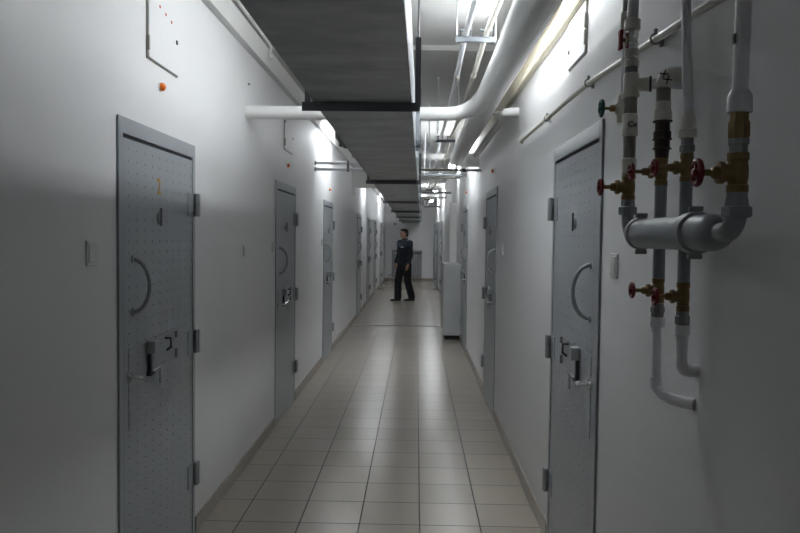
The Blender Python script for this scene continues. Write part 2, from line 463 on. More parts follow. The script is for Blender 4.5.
MB().tube([(-.86, Y1-.06, .2), (-.98, Y1-.06, .2), (-.98, Y1-.06, .0)], .012, 8).build('supply_pipe', M['radiator'], rad)

# grey cabinet, white box over it
cb = thing('metal_cabinet', (.55, 11.5, 0), 'grey metal cabinet standing against right wall after the third door', 'cabinet')
MB().box(.43, XR-.004, 11.1, 12.0, .07, 1.175).build('cabinet_body', M['cabinet'], cb, .006)
MB().box(.46, XR-.02, 11.14, 11.96, 0, .07).build('shadow_block', M['ink'], cb)  # black block stands in for the shadow in the gap below the cabinet
MB().box(.425, .43, 11.13, 11.97, .10, 1.15).build('cabinet_door', M['cabinet'], cb, .002)
MB().box(.412, .425, 11.20, 11.22, .60, .72).build('cabinet_handle', M['steel'], cb, .003)
wb = thing('pipe_casing', (.62, 11.55, 1.175), 'tall white casing standing on top of the grey cabinet by right wall', 'casing')
MB().box(.53, .64, 11.45, 11.7, 1.175, 2.13).build('casing_body', M['insul'], wb, .006)
MB().box(.525, .645, 11.44, 11.71, 2.13, 2.142).build('casing_cap', M['trim'], wb, .002)
# open barred gate leaf
gt = thing('barred_gate', (.56, 22.0, 0), 'dark grey barred gate leaf standing open near the right wall', 'gate')
g = MB()
for y in (21.6, 22.4): g.box(.535, .585, y, y+.05, .06, 2.0)
for z in (.06, .98, 1.95): g.box(.54, .58, 21.65, 22.4, z, z+.05)
g.build('gate_frame', M['frame'], gt, .003)
for k in range(6): MB().tube([(.56, 21.76+k*.107, .11), (.56, 21.76+k*.107, 1.95)], .009, 8).build('bar', M['frame'], gt)
gp = MB().box(.60, .66, 21.55, 21.63, 0, 2.05); gp.build('gate_post', M['frame'], gt, .003)
for z in (.3, 1.7): MB().box(.58, .61, 21.57, 21.62, z, z+.1).build('gate_hinge', M['iron'], gt)
MB().tube([(.56, 22.42, .0), (.56, 22.42, .10)], .012, 8).build('drop_bolt', M['iron'], gt)

# ------------------------------------------------------------------ ventilation duct and its hangers
DZ0, DZ1 = 2.103, 2.352
def dx0(y): return -0.400-0.0045*y
def dx1(y): return -0.045+0.0072*y
du = thing('ventilation_duct', (-.22, 0, DZ0), 'long dull galvanised rectangular ventilation duct under the ceiling', 'duct')
d = MB(); BR = [2.88, 6.75, 10.6, 14.4, 18.4, 22.6]
ys = [Y0, 0.9, 4.8, 8.65, 12.55, 16.4, 20.5, 24.6, Y1]
d.rings([[(x, y, z) for x, z in ((dx0(y), DZ0), (dx1(y), DZ0), (dx1(y), DZ1), (dx0(y), DZ1))] for y in (Y0, Y1)]); d.build('duct_body', M['duct'], du, .003)
for y in ys[1:-1]:
    for xa, xb in ((dx0(y)-.012, dx0(y)), (dx1(y), dx1(y)+.012)):
        MB().box(xa, xb, y-.012, y+.012, DZ0-.004, DZ1+.004).build('joint_flange', M['duct'], du)
for i, y in enumerate(BR):
    lab = ['dark angle hanger under the duct nearest to the viewer', 'dark angle hanger under the duct by the two thin white pipes',
           'dark angle hanger under the duct, third from the viewer', 'dark angle hanger under the duct, fourth from the viewer',
           'dark angle hanger under the duct, second from the end wall', 'dark angle hanger under the duct, nearest to the end wall'][i]
    DX0, DX1 = dx0(y), dx1(y)
    t = thing('duct_hanger', ((DX0+DX1)/2, y, DZ0), lab, 'hanger', 'angle hangers under the duct')
    b = MB().box(DX0-.045, DX1+.033, y-.02, y+.02, DZ0-.006, DZ0).box(DX0-.045, DX1+.033, y-.02, y-.015, DZ0-.036, DZ0-.006)
    b.build('cross_bar', M['bracket'], t, .001)
    for x, s in ((DX0-.002, -1), (DX1+.002, 1)):
        xx = x+s*.012
        MB().box(x+s*.010, x+s*.032, y-.018, y+.014, DZ0, DZ1+.005).build('upright', M['bracket'], t, .001)
        MB().tube([(x+s*.02, y, DZ1), (x+s*.02, y, ZC1 if y < YSTEP else ZC2)], .004, 6).build('rod', M['steel'], t)
# damper box beyond the first hanger
DX0, DX1 = dx0(4.36), dx1(4.36)
t = thing('damper_bracket', (DX1+.03, 4.36, DZ0), 'dark upright bracket clamped to the right side of the duct', 'bracket')
MB().box(DX1+.002, DX1+.026, 4.34, 4.37, DZ0-.01, DZ1+.005).build('upright', M['bracket'], t, .001)
MB().box(DX1+.002, DX1+.034, 4.32, 4.38, DZ0+.02, DZ0+.05).build('clamp', M['iron'], t, .001)
MB().tube([(DX1+.014, 4.355, DZ1), (DX1+.014, 4.355, ZC1)], .004, 6).build('rod', M['steel'], t)
t = thing('damper_lever', (DX0-.03, 4.3, DZ0), 'dark damper lever on the left side of the duct', 'lever')
MB().box(DX0-.028, DX0, 3.95, 4.40, DZ0+.005, DZ0+.05).build('lever_bar', M['bracket'], t, .002)
MB().lathe((DX0-.028, 4.36, DZ0+.028), (-1, 0, 0), [(0, .018), (.02, .018), (.024, .01)], 10).build('lever_knob', M['iron'], t)

# ------------------------------------------------------------------ big insulated pipe with the crossing branch
IX, IZ, IR = 0.447, 2.47, 0.080
ip = thing('insulated_pipe', (IX, 4.7, IZ-IR), 'thick white insulated pipe along the upper right with a crossing branch', 'pipe')
main = [(IX, Y0, IZ), (IX, 1.0, IZ), (IX, 3.0, IZ), (IX, 5.0, IZ), (IX, 7.0, IZ), (IX, 8.16, IZ)]
mb = MB().tube(main+[tuple(p) for p in arc((IX+.16, 8.16, IZ), (-.16, 0, 0), (0, .16, 0), 8)][1:]+[(XR, 8.32, IZ)], IR, 28)
mb.build('main_run', M['insul'], ip, ang=60)
zb = 2.4005; yb = 4.87
pth = [(XL, yb), (-.6, yb), (0, yb), (.19, yb), (.265, yb-.005), (.325, yb-.03), (.372, yb-.075), (.407, yb-.14), (.434, yb-.23), (.445, yb-.34), (.447, yb-.5)]
rr = [.0455, .0455, .0455, .0455, .047, .051, .057, .065, .073, .0785, .0795]
zz = [zb]*4+[zb+.005, zb+.018, zb+.034, zb+.052, zb+.064, zb+.069, zb+.0695]
MB().tube([(x, y, z) for (x, y), z in zip(pth, zz)], rr, 24).build('branch_run', M['insul'], ip, ang=60)
MB().lathe((XL, yb, zb), (1, 0, 0), [(0, .052), (.004, .052), (.005, .046)], 24).build('wall_collar', M['trim'], ip)
t = thing('pipe_support', (.6, 5.75, 2.56), 'white steel support bar from right wall over the insulated pipe', 'support')
MB().box(.40, XR, 5.74, 5.77, IZ+IR, IZ+IR+.022).build('support_bar', M['trim'], t, .002)
MB().box(XR-.006, XR, 5.71, 5.80, IZ+IR-.03, IZ+IR+.05).build('support_plate', M['trim'], t, .001)
# thinner white pipe with a rounded end, between the insulated pipe and the wall
t = thing('capped_pipe', (.62, 6.4, 2.44), 'short white capped pipe between the insulated pipe and right wall', 'pipe')
MB().tube([(XR, 5.12, 2.46)]+[tuple(p) for p in arc((.6945, 5.19, 2.46), (0, -.07, 0), (-.07, 0, 0), 6)]+[(.6245, 7.7, 2.46)], .033, 18).build('pipe_run', M['insul'], t, ang=60)
MB().lathe((.6245, 7.7, 2.46), (0, 1, 0), [(0, .034), (.03, .034), (.05, .028), (.062, .016), (.066, .003)], 18).build('end_cap', M['plastic'], t, ang=60)
# right trunking, left conduit tube
t = thing('cable_trunking', (XR, 4, 2.56), 'cream cable trunking along right wall behind the insulated pipe', 'trunking')
MB().box(XR-.032, XR, Y0, 8.2, 2.580, 2.70).build('trunk_base', M['trunk'], t, .002)
MB().box(XR-.036, XR-.032, Y0, 8.2, 2.587, 2.693).build('trunk_lid', M['trunk'], t, .001)
t = thing('ceiling_conduit', (-1.09, 2.0, 2.98), 'thin white conduit along the left ceiling edge, ending at the ceiling step', 'conduit')
MB().tube([(-1.10, Y0, 2.985), (-1.10, YSTEP-.06, 2.985), (-1.10, YSTEP-.02, 2.96), (-1.10, YSTEP-.02, 2.90)], .014, 10).build('conduit_run', M['trim'], t)
MB().box(-1.108, -1.08, YSTEP-.035, YSTEP-.005, 2.88, 2.92).build('conduit_clip', M['trim'], t, .002)

# two parallel pipes under the ceiling right of the duct
BRY = [4.1, 8.35, 12.6, 16.9, 21.2]
px1, px2, pzz = .262, .376, 2.715
def sag(y):
    for a, b in zip([-.15]+BRY, BRY+[25.5]):
        if a <= y <= b: return -.055*math.sin(PI*(y-a)/(b-a))
    return 0
for x, lab, col, cpl in ((px1, 'grey white ceiling pipe, left one of the pair beside the duct', M['plastic'], .17), (px2, 'cream ceiling pipe, right one of the pair beside the duct', M['conduit'], .19)):
    t = thing('ceiling_pipe', (x, 4, pzz), lab, 'pipe', None)
    yy = [Y0]+[-.15+.425*k for k in range(0, 62)]
    yy = [y for y in yy if y < 26]
    MB().tube([(x, y, pzz+sag(y)) for y in yy]+[(x, Y1, pzz)], .0165, 12).build('pipe_run', col, t, ang=60)
    for k, y in enumerate((5.0, 10.4, 14.8)):
        MB().tube([(x, y-.03, pzz+sag(y-.03)), (x, y+.03, pzz+sag(y+.03))], .021, 12).build('coupling', M['cream'], t)
names = ['nearest to the viewer', 'just past the crossing pipe', 'third from the viewer', 'second from the end wall', 'nearest to the end wall']
for i, y in enumerate(BRY):
    zt = ZC1 if y < YSTEP else ZC2
    t = thing('pipe_hanger', (.32, y, pzz-.04), 'dark channel hanger carrying the ceiling pipe pair, '+names[i], 'hanger', 'channel hangers of the ceiling pipe pair')
    MB().box(.205, .435, y-.012, y+.012, pzz-.045, pzz-.0165).build('channel', M['bracket'], t, .002)
    for x in (px1, px2):
        MB().box(x-.035, x+.035, y-.012, y+.012, pzz+.0165, pzz+.024).build('clamp_plate', M['bracket'], t, .001)
        for sx in (-.028, .028): MB().tube([(x+sx, y, pzz-.0165), (x+sx, y, pzz+.032)], .004, 6).build('clamp_bolt', M['iron'], t)
    for x in (.212, .428): MB().tube([(x, y, pzz-.05), (x, y, zt)], .004, 6).build('rod', M['steel'], t)
# loose threaded rods hanging from the ceiling
for k, (x, y, z) in enumerate(((.175, 6.3, 2.47), (.335, 6.0, 2.60), (.12, 7.6, 2.5), (.10, 9.6, 2.4), (.20, 11.2, 2.42), (.06, 13.3, 2.5))):
    o = MB().tube([(x, y, z), (x, y, ZC2)], .0055, 8).lathe((x, y, ZC2), (0, 0, -1), [(0, .014), (.012, .014)], 8).lathe((x, y, z+.03), (0, 0, 1), [(0, .011), (.018, .011)], 6).build('threaded_rod', M['plastic'], None, origin=(x, y, ZC2))
    tag(o, 'thin threaded rod hanging right of the duct, '+['left of the ceiling pipe pair', 'between the two ceiling pipes', 'third from the viewer', 'fourth from the viewer', 'fifth from the viewer', 'farthest from the viewer'][k], 'rod', 'loose threaded rods')
# paired thin pipes from the left wall to the duct
t = thing('crossing_pipe_pair', (XL, 8.15, 2.35), 'pair of thin white pipes from left wall to the duct', 'pipe')
for z in (2.398, 2.33):
    MB().tube([(XL, 8.15, z), (dx0(8.15)-.003, 8.15, z)], .017, 12).build('pipe_run', M['plastic'], t)
    MB().lathe((XL, 8.15, z), (1, 0, 0), [(0, .024), (.012, .024)], 12).build('wall_flange', M['greymetal'], t)
MB().box(-.79, -.765, 8.13, 8.17, 2.305, 2.422).build('pipe_clip', M['greymetal'], t, .002)
t = thing('cross_pipe', (.3, 8.05, 2.31), 'thin dull metal pipe from right wall to the duct below the insulated bend', 'pipe')
MB().tube([(XR, 8.05, 2.325), (dx1(8.05)+.003, 8.05, 2.325)], .013, 10).build('pipe_run', M['nipple'], t)
MB().lathe((.50, 8.05, 2.325), (1, 0, 0), [(0, .02), (.04, .02)], 8).build('coupling', M['iron'], t)
for k, (y, z, r, c) in enumerate(((10.4, 2.47, .020, 'radiator'), (11.9, 2.56, .016, 'conduit'), (14.9, 2.50, .022, 'radiator'), (17.3, 2.53, .022, 'conduit'), (21.6, 2.50, .022, 'radiator'))):
    t = thing('cross_pipe', (.2, y, z), 'thin pale pipe from right wall up to the ceiling, '+['first', 'second', 'third', 'fourth', 'fifth', 'sixth', 'seventh'][k]+' beyond the insulated bend', 'pipe', 'pale pipes beyond the insulated bend')
    MB().tube([(XR, y, z), (.10, y, z)]+[tuple(q) for q in arc((.10, y, z+.06), (0, 0, -.06), (-.06, 0, 0), 5)][1:]+[(.04, y, ZC2)], r, 12).build('pipe_run', M[c], t, ang=60)
    MB().lathe((.28, y, z), (1, 0, 0), [(0, r+.006), (.05, r+.006)], 12).build('coupling', M[c], t)
# ------------------------------------------------------------------ conduit with clips on right wall
t = thing('wall_conduit', (.685, 3.2, 2.2), 'cream painted conduit with clips sloping along right wall above the door', 'conduit')
MB().tube([(XR, 4.9, 2.222), (.688, 4.86, 2.222), (.685, 4.8, 2.221), (.685, 3.0, 2.204), (.685, 1.72, 2.13), (.685, .9, 2.06), (.685, -1, 1.92)], .0115, 10).build('conduit_run', M['conduit'], t)
for y, z in ((3.874, 2.212), (2.95, 2.2035), (2.13, 2.156), (1.2, 2.085)):
    c = MB().torus((.685, y, z), (0, 1, 0), .0145, .0035, 16, 6).box(.697, XR, y-.008, y+.008, z-.022, z+.022)
    c.lathe((.685, y, z+.016), (0, 0, 1), [(0, .006), (.012, .006)], 8)
    c.build('pipe_clip', M['greymetal'], t)

# ------------------------------------------------------------------ heating manifold on right wall
def handwheel(t, c, ax, R, m, parent_mat=None, spokes=4):
    """wheel centred at c, facing along ax"""
    w = MB().torus(c, ax, R*.83, R*.20, 22, 8)
    cv, a = Vector(c), Vector(ax).normalized()
    u = a.cross(Vector((0, 0, 1))).normalized(); v = a.cross(u)
    for k in range(spokes):
        dd = u*math.cos(2*PI*k/spokes+.4)+v*math.sin(2*PI*k/spokes+.4)
        w.tube([cv, cv+dd*R*.83], R*.14, 6)
    w.lathe(cv-a*.006, ax, [(0, R*.3), (.012, R*.3), (.015, R*.18)], 10)
    return w.build('handwheel', m, t)
def valve(x, y, z, r, label, reach=.075, R=.023, hh=.04, ax=(-1, 0, 0)):
    t = thing('gate_valve', (x, y, z), label, 'valve', None)
    MB().lathe((x, y, z-hh), (0, 0, 1), [(0, r*1.28), (hh*.35, r*1.28), (hh*.4, r*1.1), (hh*.8, r*1.25), (hh*1.2, r*1.25), (hh*1.6, r*1.1), (hh*1.65, r*1.28), (hh*2, r*1.28)], 8).build('valve_body', M['brass'], t, ang=50)
    a = Vector(ax)
    MB().lathe((x, y, z), ax, [(0, r*1.15), (r*1.6, r*1.0), (r*1.7, r*1.3), (r*2.3, r*1.3), (r*2.4, r*.8), (reach*.62, r*.7), (reach*.66, r*.4), (reach, r*.36)], 12).build('bonnet', M['brass'], t, ang=50)
    w = handwheel(t, Vector((x, y, z))+a*reach, ax, R, M['red'])
    return t
MX, MZ = 0.575, 1.590
YF, YN = 1.875, 1.42
mf = thing('manifold', (MX, (YF+YN)/2, MZ-.04), 'fat grey horizontal manifold cylinder on right wall with bolted flanges', 'manifold')
MB().lathe((MX, YF+.035, MZ), (0, -1, 0), [(0, .012), (.004, .022), (.018, .034), (.035, .037), (.14, .037), (YF-YN-.0, .037), (YF-YN+.035, .037), (YF-YN+.06, .033), (YF-YN+.075, .022), (YF-YN+.08, .012)], 28).build('manifold_body', M['greypipe'], mf)
for y, r, fw in ((YF-.012, .041, .026), (YN+.085, .0435, .042)):
    MB().lathe((MX, y+fw/2, MZ), (0, -1, 0), [(0, .036), (.002, r-.003), (.005, r), (fw-.005, r), (fw-.002, r-.003), (fw, .036)], 28).build('flange', M['greypipe'], mf)
    for sg in (1, -1):
        MB().box(MX-.011, MX+.011, y-.007, y+.007, MZ+sg*(r-.002), MZ+sg*(r+.008)).lathe((MX-.014, y, MZ+sg*(r+.006)), (1, 0, 0), [(0, .006), (.028, .006)], 6).build('clamp_bolt', M['greymetal'], mf)
# far elbow and near elbow belong to the risers
FY, FX = 1.985, .575
NY, NX = 1.315, .575
def sec(parent, name, m, x, y, z1, z0, r, n=16, ch=.002, rim=0):
    """one turned fitting from z0 (low) to z1 (high)"""
    h = z1-z0
    if rim: prof = [(0, r), (ch, r+rim), (h*.3, r+rim), (h*.36, r), (h-ch, r), (h, r-ch)]
    else: prof = [(0, r-ch), (ch, r), (h-ch, r), (h, r-ch)]
    return MB().lathe((x, y, z0), (0, 0, 1), prof, n).build(name, m, parent)
# --- far riser
fr = thing('far_riser', (FX, FY, MZ), 'white and grey riser pipe feeding the far end of the manifold', 'pipe')
MB().tube([(FX, YF+.03, MZ), (FX, YF+.05, MZ)]+[tuple(p) for p in arc((FX, FY-.045, MZ+.045), (0, 0, -.045), (0, .045, 0), 6)]+[(FX, FY, 1.65)], .0165, 14).build('elbow', M['greypipe'], fr, ang=60)
MB().lathe((FX, FY, 1.642), (0, 0, 1), [(0, .023), (.003, .0255), (.02, .0255), (.023, .0195), (.04, .0185), (.043, .0165), (.047, .0165)], 8).build('union_nut', M['greypipe'], fr)
sec(fr, 'lower_socket', M['cream'], FX, FY, 1.795, 1.753, .0205)
sec(fr, 'nipple', M['nipple'], FX, FY, 1.855, 1.795, .0165)
sec(fr, 'marked_socket', M['cream'], FX, FY, 1.915, 1.855, .0205, rim=.002)
sec(fr, 'nipple', M['nipple'], FX, FY, 1.960, 1.915, .0175)
te = MB().lathe((FX, FY, 1.958), (0, 0, 1), [(0, .0225), (.006, .0235), (.014, .0205), (.06, .0205), (.066, .018)], 16)
te.lathe((FX, FY, 1.992), (1, -.35, 0), [(0, .018), (.038, .018), (.04, .0205), (.048, .0205)], 14)
te.build('tee', M['cream'], fr)
MB().lathe((FX+.045, FY-.0158, 1.992), (1, -.35, 0), [(0, .0215), (.005, .0215)], 12).build('branch_ring', M['iron'], fr)
MB().tube([(FX+.048, FY-.0168, 1.992), (XR, FY-.02, 1.992)], .014, 10).build('wall_branch', M['plastic'], fr)
sec(fr, 'nipple', M['greymetal'], FX, FY, 2.042, 2.024, .0175)
MB().lathe((FX, FY, 2.041), (0, 0, 1), [(0, .019), (.003, .020), (.016, .020), (.018, .0175), (.026, .0175), (.028, .020), (.045, .020), (.047, .018)], 16).build('socket', M['cream'], fr)
MB().lathe((FX, FY, 2.088), (0, 0, 1), [(0, .0165), (.005, .0175), (.016, .0175), (.018, .0155), (.030, .0155), (.032, .0175), (.046, .0175), (.049, .016)], 8).build('ball_valve_body', M['chrome'], fr)
MB().lathe((FX, FY, 2.137), (0, 0, 1), [(0, .018), (.003, .0215), (.028, .0215), (.032, .0165)], 16).build('socket', M['cream'], fr)
MB().tube([(FX, FY, 2.165), (FX+.01, FY, 2.5), (FX+.02, FY, ZC1)], .0145, 14).build('upper_pipe', M['plastic'], fr)
bv = thing('butterfly_valve_lever', (FX-.03, FY, 2.112), 'red butterfly lever of the ball valve high on the far riser', 'lever')
MB().lathe((FX-.0175, FY, 2.112), (-1, 0, 0), [(0, .006), (.010, .006)], 8).build('lever_stem', M['brass'], bv)
wg = MB().lathe((FX-.0245, FY, 2.112), (-1, 0, 0), [(0, .009), (.006, .010), (.009, .007)], 12)
wg.rings([[(FX-.0305+dx*.005, FY+dy*w, 2.112+dz) for dx, dy in ((-1, -1), (1, -1), (1, 1), (-1, 1))] for dz, w in ((-.026, .011), (-.016, .010), (-.006, .006), (.006, .006), (.016, .010), (.026, .011))])
wg.build('lever_wings', M['red'], bv, .002)
text_mesh('pipe_marking', 'Cx', .021, M['ink'], fr, (FX+.001, FY-.0212, 1.884), (PI/2, 0, -.15), .0008)
# --- green valve with its thin pipe behind
gx, gy = .577, 2.056
gv = thing('green_valve', (gx, gy, 1.94), 'thin riser beside the far riser with a green handwheel valve', 'valve')
MB().tube([(gx+.02, gy+.01, ZC1), (gx+.004, gy, 2.20)], .0135, 12).build('upper_pipe', M['greymetal'], gv)
MB().lathe((gx+.002, gy, 2.155), (0, 0, 1), [(0, .013), (.004, .017), (.05, .017), (.054, .014)], 14).build('socket', M['cream'], gv)
MB().tube([(gx+.002, gy, 2.16), (gx, gy, 1.98)], .011, 12).build('lower_pipe', M['plastic'], gv)
MB().lathe((gx, gy, 1.90), (0, 0, 1), [(0, .017), (.004, .0195), (.075, .0195), (.08, .016)], 14).lathe((gx, gy, 1.942), (-1, 0, 0), [(0, .017), (.022, .017), (.025, .013)], 12).build('valve_body', M['cream'], gv)
MB().lathe((gx-.024, gy, 1.942), (-1, 0, 0), [(0, .010), (.014, .009), (.016, .0045), (.036, .0045)], 10).build('stem', M['brass'], gv)
handwheel(gv, (gx-.062, gy, 1.942), (-1, 0, 0), .025, M['green'])
valve(FX, FY, 1.717, .0150, 'brass gate valve with red handwheel on the far riser, beside the door', .076, .024, .034)
# --- near riser
nr = thing('near_riser', (NX, NY, MZ), 'thick white and grey riser pipe feeding the near end of the manifold', 'pipe')
MB().tube([(NX, YN-.03, MZ), (NX, YN-.045, MZ)]+[tuple(p) for p in arc((NX, NY+.04, MZ+.04), (0, 0, -.04), (0, -.04, 0), 6)]+[(NX, NY, 1.635)], .0185, 16).build('elbow', M['greypipe'], nr, ang=60)
MB().lathe((NX, NY, 1.616), (0, 0, 1), [(0, .024), (.003, .0275), (.018, .0275), (.021, .0215), (.042, .0185), (.046, .0175)], 8).build('union_nut', M['greypipe'], nr)
MB().lathe((NX, NY, 1.729), (0, 0, 1), [(0, .0175), (.004, .0165), (.016, .0165), (.018, .019), (.026, .019), (.028, .0175)], 8).build('nipple', M['greymetal'], nr)
MB().lathe((NX, NY, 1.757), (0, 0, 1), [(0, .0175), (.004, .0195), (.028, .0195), (.032, .0165), (.046, .0165)], 8).build('brass_union', M['brass'], nr)
MB().lathe((NX, NY, 1.803), (0, 0, 1), [(0, .021), (.002, .0225), (.003, .0215), (.028, .0215), (.034, .0185), (.040, .0155)], 20).build('socket', M['plastic'], nr)
MB().tube([(NX, NY, 1.84), (NX+.008, NY+.01, 2.3), (NX+.016, NY+.02, ZC1)], .0135, 16).build('upper_pipe', M['plastic'], nr)
MB().box(NX-.0145, NX-.0125, NY-.005, NY+.004, 1.925, 1.942).build('pipe_marking', M['ink'], nr)
valve(NX, NY, 1.696, .0155, 'brass gate valve with the largest red handwheel, on the near riser', .072, .0255, .035)
# --- two pipes passing behind the manifold
AX, AY = .636, 1.905
p1 = thing('bypass_pipe', (AX, AY, 1.15), 'pipe behind the manifold with a marked elbow and dark unions, left of two', 'pipe')
MB().tube([(XR, AY+.03, 2.008), (AX+.04, AY+.018, 2.008), (AX+.02, AY+.008, 2.004), (AX+.006, AY+.002, 1.994), (AX, AY, 1.980), (AX, AY, 1.970)], [.0195]*3+[.0205]*3, 16).build('marked_elbow', M['cream'], p1, ang=60)
sec(p1, 'elbow_rim', M['cream'], AX, AY, 1.984, 1.968, .0215)
sec(p1, 'nipple', M['nipple'], AX, AY, 1.968, 1.932, .0180)
MB().lathe((AX, AY, 1.883), (0, 0, 1), [(0, .0225), (.002, .0235), (.025, .0235), (.027, .0205), (.05, .0205)], 18).build('socket', M['cream'], p1)
MB().lathe((AX, AY, 1.786), (0, 0, 1), [(0, .0165), (.022, .018), (.024, .0235), (.027, .0235), (.029, .0195), (.046, .0195), (.048, .0245), (.051, .0245), (.053, .022), (.070, .022), (.072, .0185), (.093, .0185), (.094, .0245), (.0975, .0245)], 10).build('dark_union', M['darkbrown'], p1)
MB().tube([(AX, AY, 1.72), (AX, AY, 1.475)], .0155, 14).build('middle_pipe', M['greypipe'], p1)
MB().lathe((AX, AY, 1.372), (0, 0, 1), [(0, .015), (.002, .0165), (.012, .0165), (.014, .019), (.026, .019), (.028, .016), (.036, .016)], 8).build('lower_union', M['greymetal'], p1)
MB().lathe((AX, AY, 1.335), (0, 0, 1), [(0, .0165), (.012, .0180), (.014, .0200), (.038, .0200)], 16).build('lower_socket', M['plastic'], p1)
MB().tube([(AX, AY, 1.35), (AX, AY, 1.195)]+[(AX+.002, AY-.006, 1.183), (AX+.012, AY-.024, 1.172), (AX+.03, AY-.046, 1.164), (AX+.05, AY-.066, 1.162), (XR, AY-.088, 1.162)], [.0125]*2+[.0135, .0145, .015, .015, .015], 14).build('lower_pipe', M['plastic'], p1, ang=60)
sec(p1, 'bend_rim', M['plastic'], AX, AY, 1.215, 1.186, .0155)
text_mesh('pipe_marking', 'XX', .024, M['ink'], p1, (AX-.003, AY-.0222, 1.992), (PI/2, 1.0, -.1), .0008)
BX, BY = .657, 1.785
p2 = thing('bypass_pipe', (BX, BY, 1.2), 'pipe behind the manifold with a tall white upper run, right of two', 'pipe')
MB().tube([(BX-.012, BY+.03, ZC1), (BX-.006, BY+.022, 2.2), (BX, BY, 1.86)], [.0115, .0115, .0125], 14).build('upper_pipe', M['plastic'], p2, ang=60)
MB().torus((BX-.0062, BY+.0225, 2.186), (0, 0, 1), .0125, .004, 14, 6).build('pipe_band', M['reddot'], p2)
MB().lathe((BX, BY, 1.823), (0, 0, 1), [(0, .0195), (.003, .0215), (.020, .0215), (.023, .019), (.042, .019), (.058, .0135), (.066, .012)], 18).build('socket', M['cream'], p2)
MB().lathe((BX, BY, 1.783), (0, 0, 1), [(0, .0155), (.006, .0155), (.008, .019), (.022, .019), (.024, .0155), (.041, .0155)], 8).build('union_nut', M['greymetal'], p2)
MB().tube([(BX, BY, 1.72), (BX, BY, 1.47)], .015, 14).build('middle_pipe', M['greypipe'], p2)
MB().lathe((BX, BY, 1.366), (0, 0, 1), [(0, .015), (.004, .0185), (.022, .0185), (.024, .016), (.036, .016)], 8).build('lower_union', M['greymetal'], p2)
MB().lathe((BX, BY, 1.328), (0, 0, 1), [(0, .0155), (.012, .0165), (.014, .019), (.038, .019)], 16).build('lower_socket', M['plastic'], p2)
MB().tube([(BX, BY, 1.335), (BX, BY, 1.282), (BX+.001, BY+.001, 1.268), (BX+.010, BY+.006, 1.255), (BX+.025, BY+.012, 1.250), (XR, BY+.022, 1.250)], [.0155, .0135, .0145, .0155, .0155, .0155], 14).build('lower_pipe', M['plastic'], p2, ang=60)
valve(AX, AY, 1.752, .0135, 'upper brass gate valve with red handwheel, left bypass pipe, above the manifold', .078, .0225, .036)
valve(BX, BY, 1.751, .0130, 'upper brass gate valve with red handwheel, right bypass pipe, above the manifold', .078, .0215, .034)
valve(AX, AY, 1.442, .0130, 'lower brass gate valve with red handwheel, left bypass pipe, under the manifold', .068, .0215, .032)
valve(BX, BY, 1.436, .0130, 'lower brass gate valve with red handwheel, right bypass pipe, under the manifold', .068, .0215, .035)

# ------------------------------------------------------------------ fluorescent lamps
def lamp(x, y, zc, label, light_blocker=False, hl=.62, tube='tube'):
    t = thing('fluorescent_lamp', (x, y, zc), label, 'lamp', 'fluorescent ceiling lamps')
    zt = zc-.085
    MB().box(x-.055, x+.055, y-hl-.02, y+hl+.02, zt-.045, zt).build('lamp_housing', M['lamp_body'], t, .004)
    for s in (-1, 1):
        MB().tube([(x, y+s*hl*.7, zt), (x, y+s*hl*.7, zc)], .006, 8).build('suspension_rod', M['steel'], t)
        MB().box(x-.055, x+.055, y+s*hl-.018, y+s*hl+.018, zt-.09, zt-.045).build('lamp_holder', M['lamp_body'], t, .003)
        MB().tube([(x+s*.032, y-hl+.018, zt-.07), (x+s*.032, y+hl-.018, zt-.07)], .013, 10).build('lamp_tube', M[tube], t)
    if light_blocker:
        MB().box(x+.055, x+.060, y-hl-.02, y+hl+.02, zt-.233, zt).build('added_light_blocker', M['lamp_body'], t, .001)  # unseen plate added to keep direct lamp light off the trunking
lamp(.580, 4.1, ZC1, 'fluorescent ceiling lamp hidden behind the thick insulated pipe', True)
lamp(.19, 3.44, ZC1, 'short fluorescent ceiling lamp right of the duct, nearest to the viewer', hl=.31, tube='tube_strong')
lamp(-.90, 9.0, ZC2, 'fluorescent ceiling lamp left of the duct by the third left door', tube='tube')
lamp(.56, 9.2, ZC2, 'fluorescent ceiling lamp at upper right before the grey cabinet', tube='tube_far')
lamp(-.90, 15.6, ZC2, 'fluorescent ceiling lamp left of the duct past the threshold', tube='tube_far')
lamp(.60, 12.4, ZC2, 'short fluorescent ceiling lamp at upper right past the grey cabinet', hl=.31, tube='tube')
lamp(.19, -1.7, ZC1, 'short fluorescent fill lamp added unseen behind the viewer', hl=.31, tube='tube_fill')  # added out of view as fill light for the near walls
lamp(.49, 19.2, ZC2, 'fluorescent ceiling lamp at upper right over the far stretch', tube='tube_end')
lamp(-.90, 22.2, ZC2, 'fluorescent ceiling lamp left of the duct near the far end', tube='tube_far')
lamp(.49, 23.9, ZC2, 'fluorescent ceiling lamp at upper right, farthest from the viewer', tube='tube_end')

# ------------------------------------------------------------------ the man
MAN = Vector((-0.285, 17.9, 0))
Fw = Vector((-.75, -.66, 0)).normalized(); Rt = Vector((Fw.y, -Fw.x, 0)); Up = Vector((0, 0, 1))
def P(f, r, u): return MAN+Fw*f+Rt*r+Up*u
def ell(c, fa, ra, n=20, tilt=None):
    return [c+Fw*(fa*math.cos(2*PI*j/n))+Rt*(ra*math.sin(2*PI*j/n)) for j in range(n)]
def remesh(o, vox, smooth=4):
    m = o.modifiers.new('r', 'REMESH'); m.mode = 'VOXEL'; m.voxel_size = vox; m.use_smooth_shade = True
    s = o.modifiers.new('s', 'SMOOTH'); s.iterations = smooth; s.factor = .5
    dg = bpy.context.evaluated_depsgraph_get(); dg.update()
    me = bpy.data.meshes.new_from_object(o.evaluated_get(dg)); old = o.data
    o.modifiers.clear(); o.data = me
    bpy.data.meshes.remove(old)
    for p in me.polygons: p.use_smooth = True
    return o
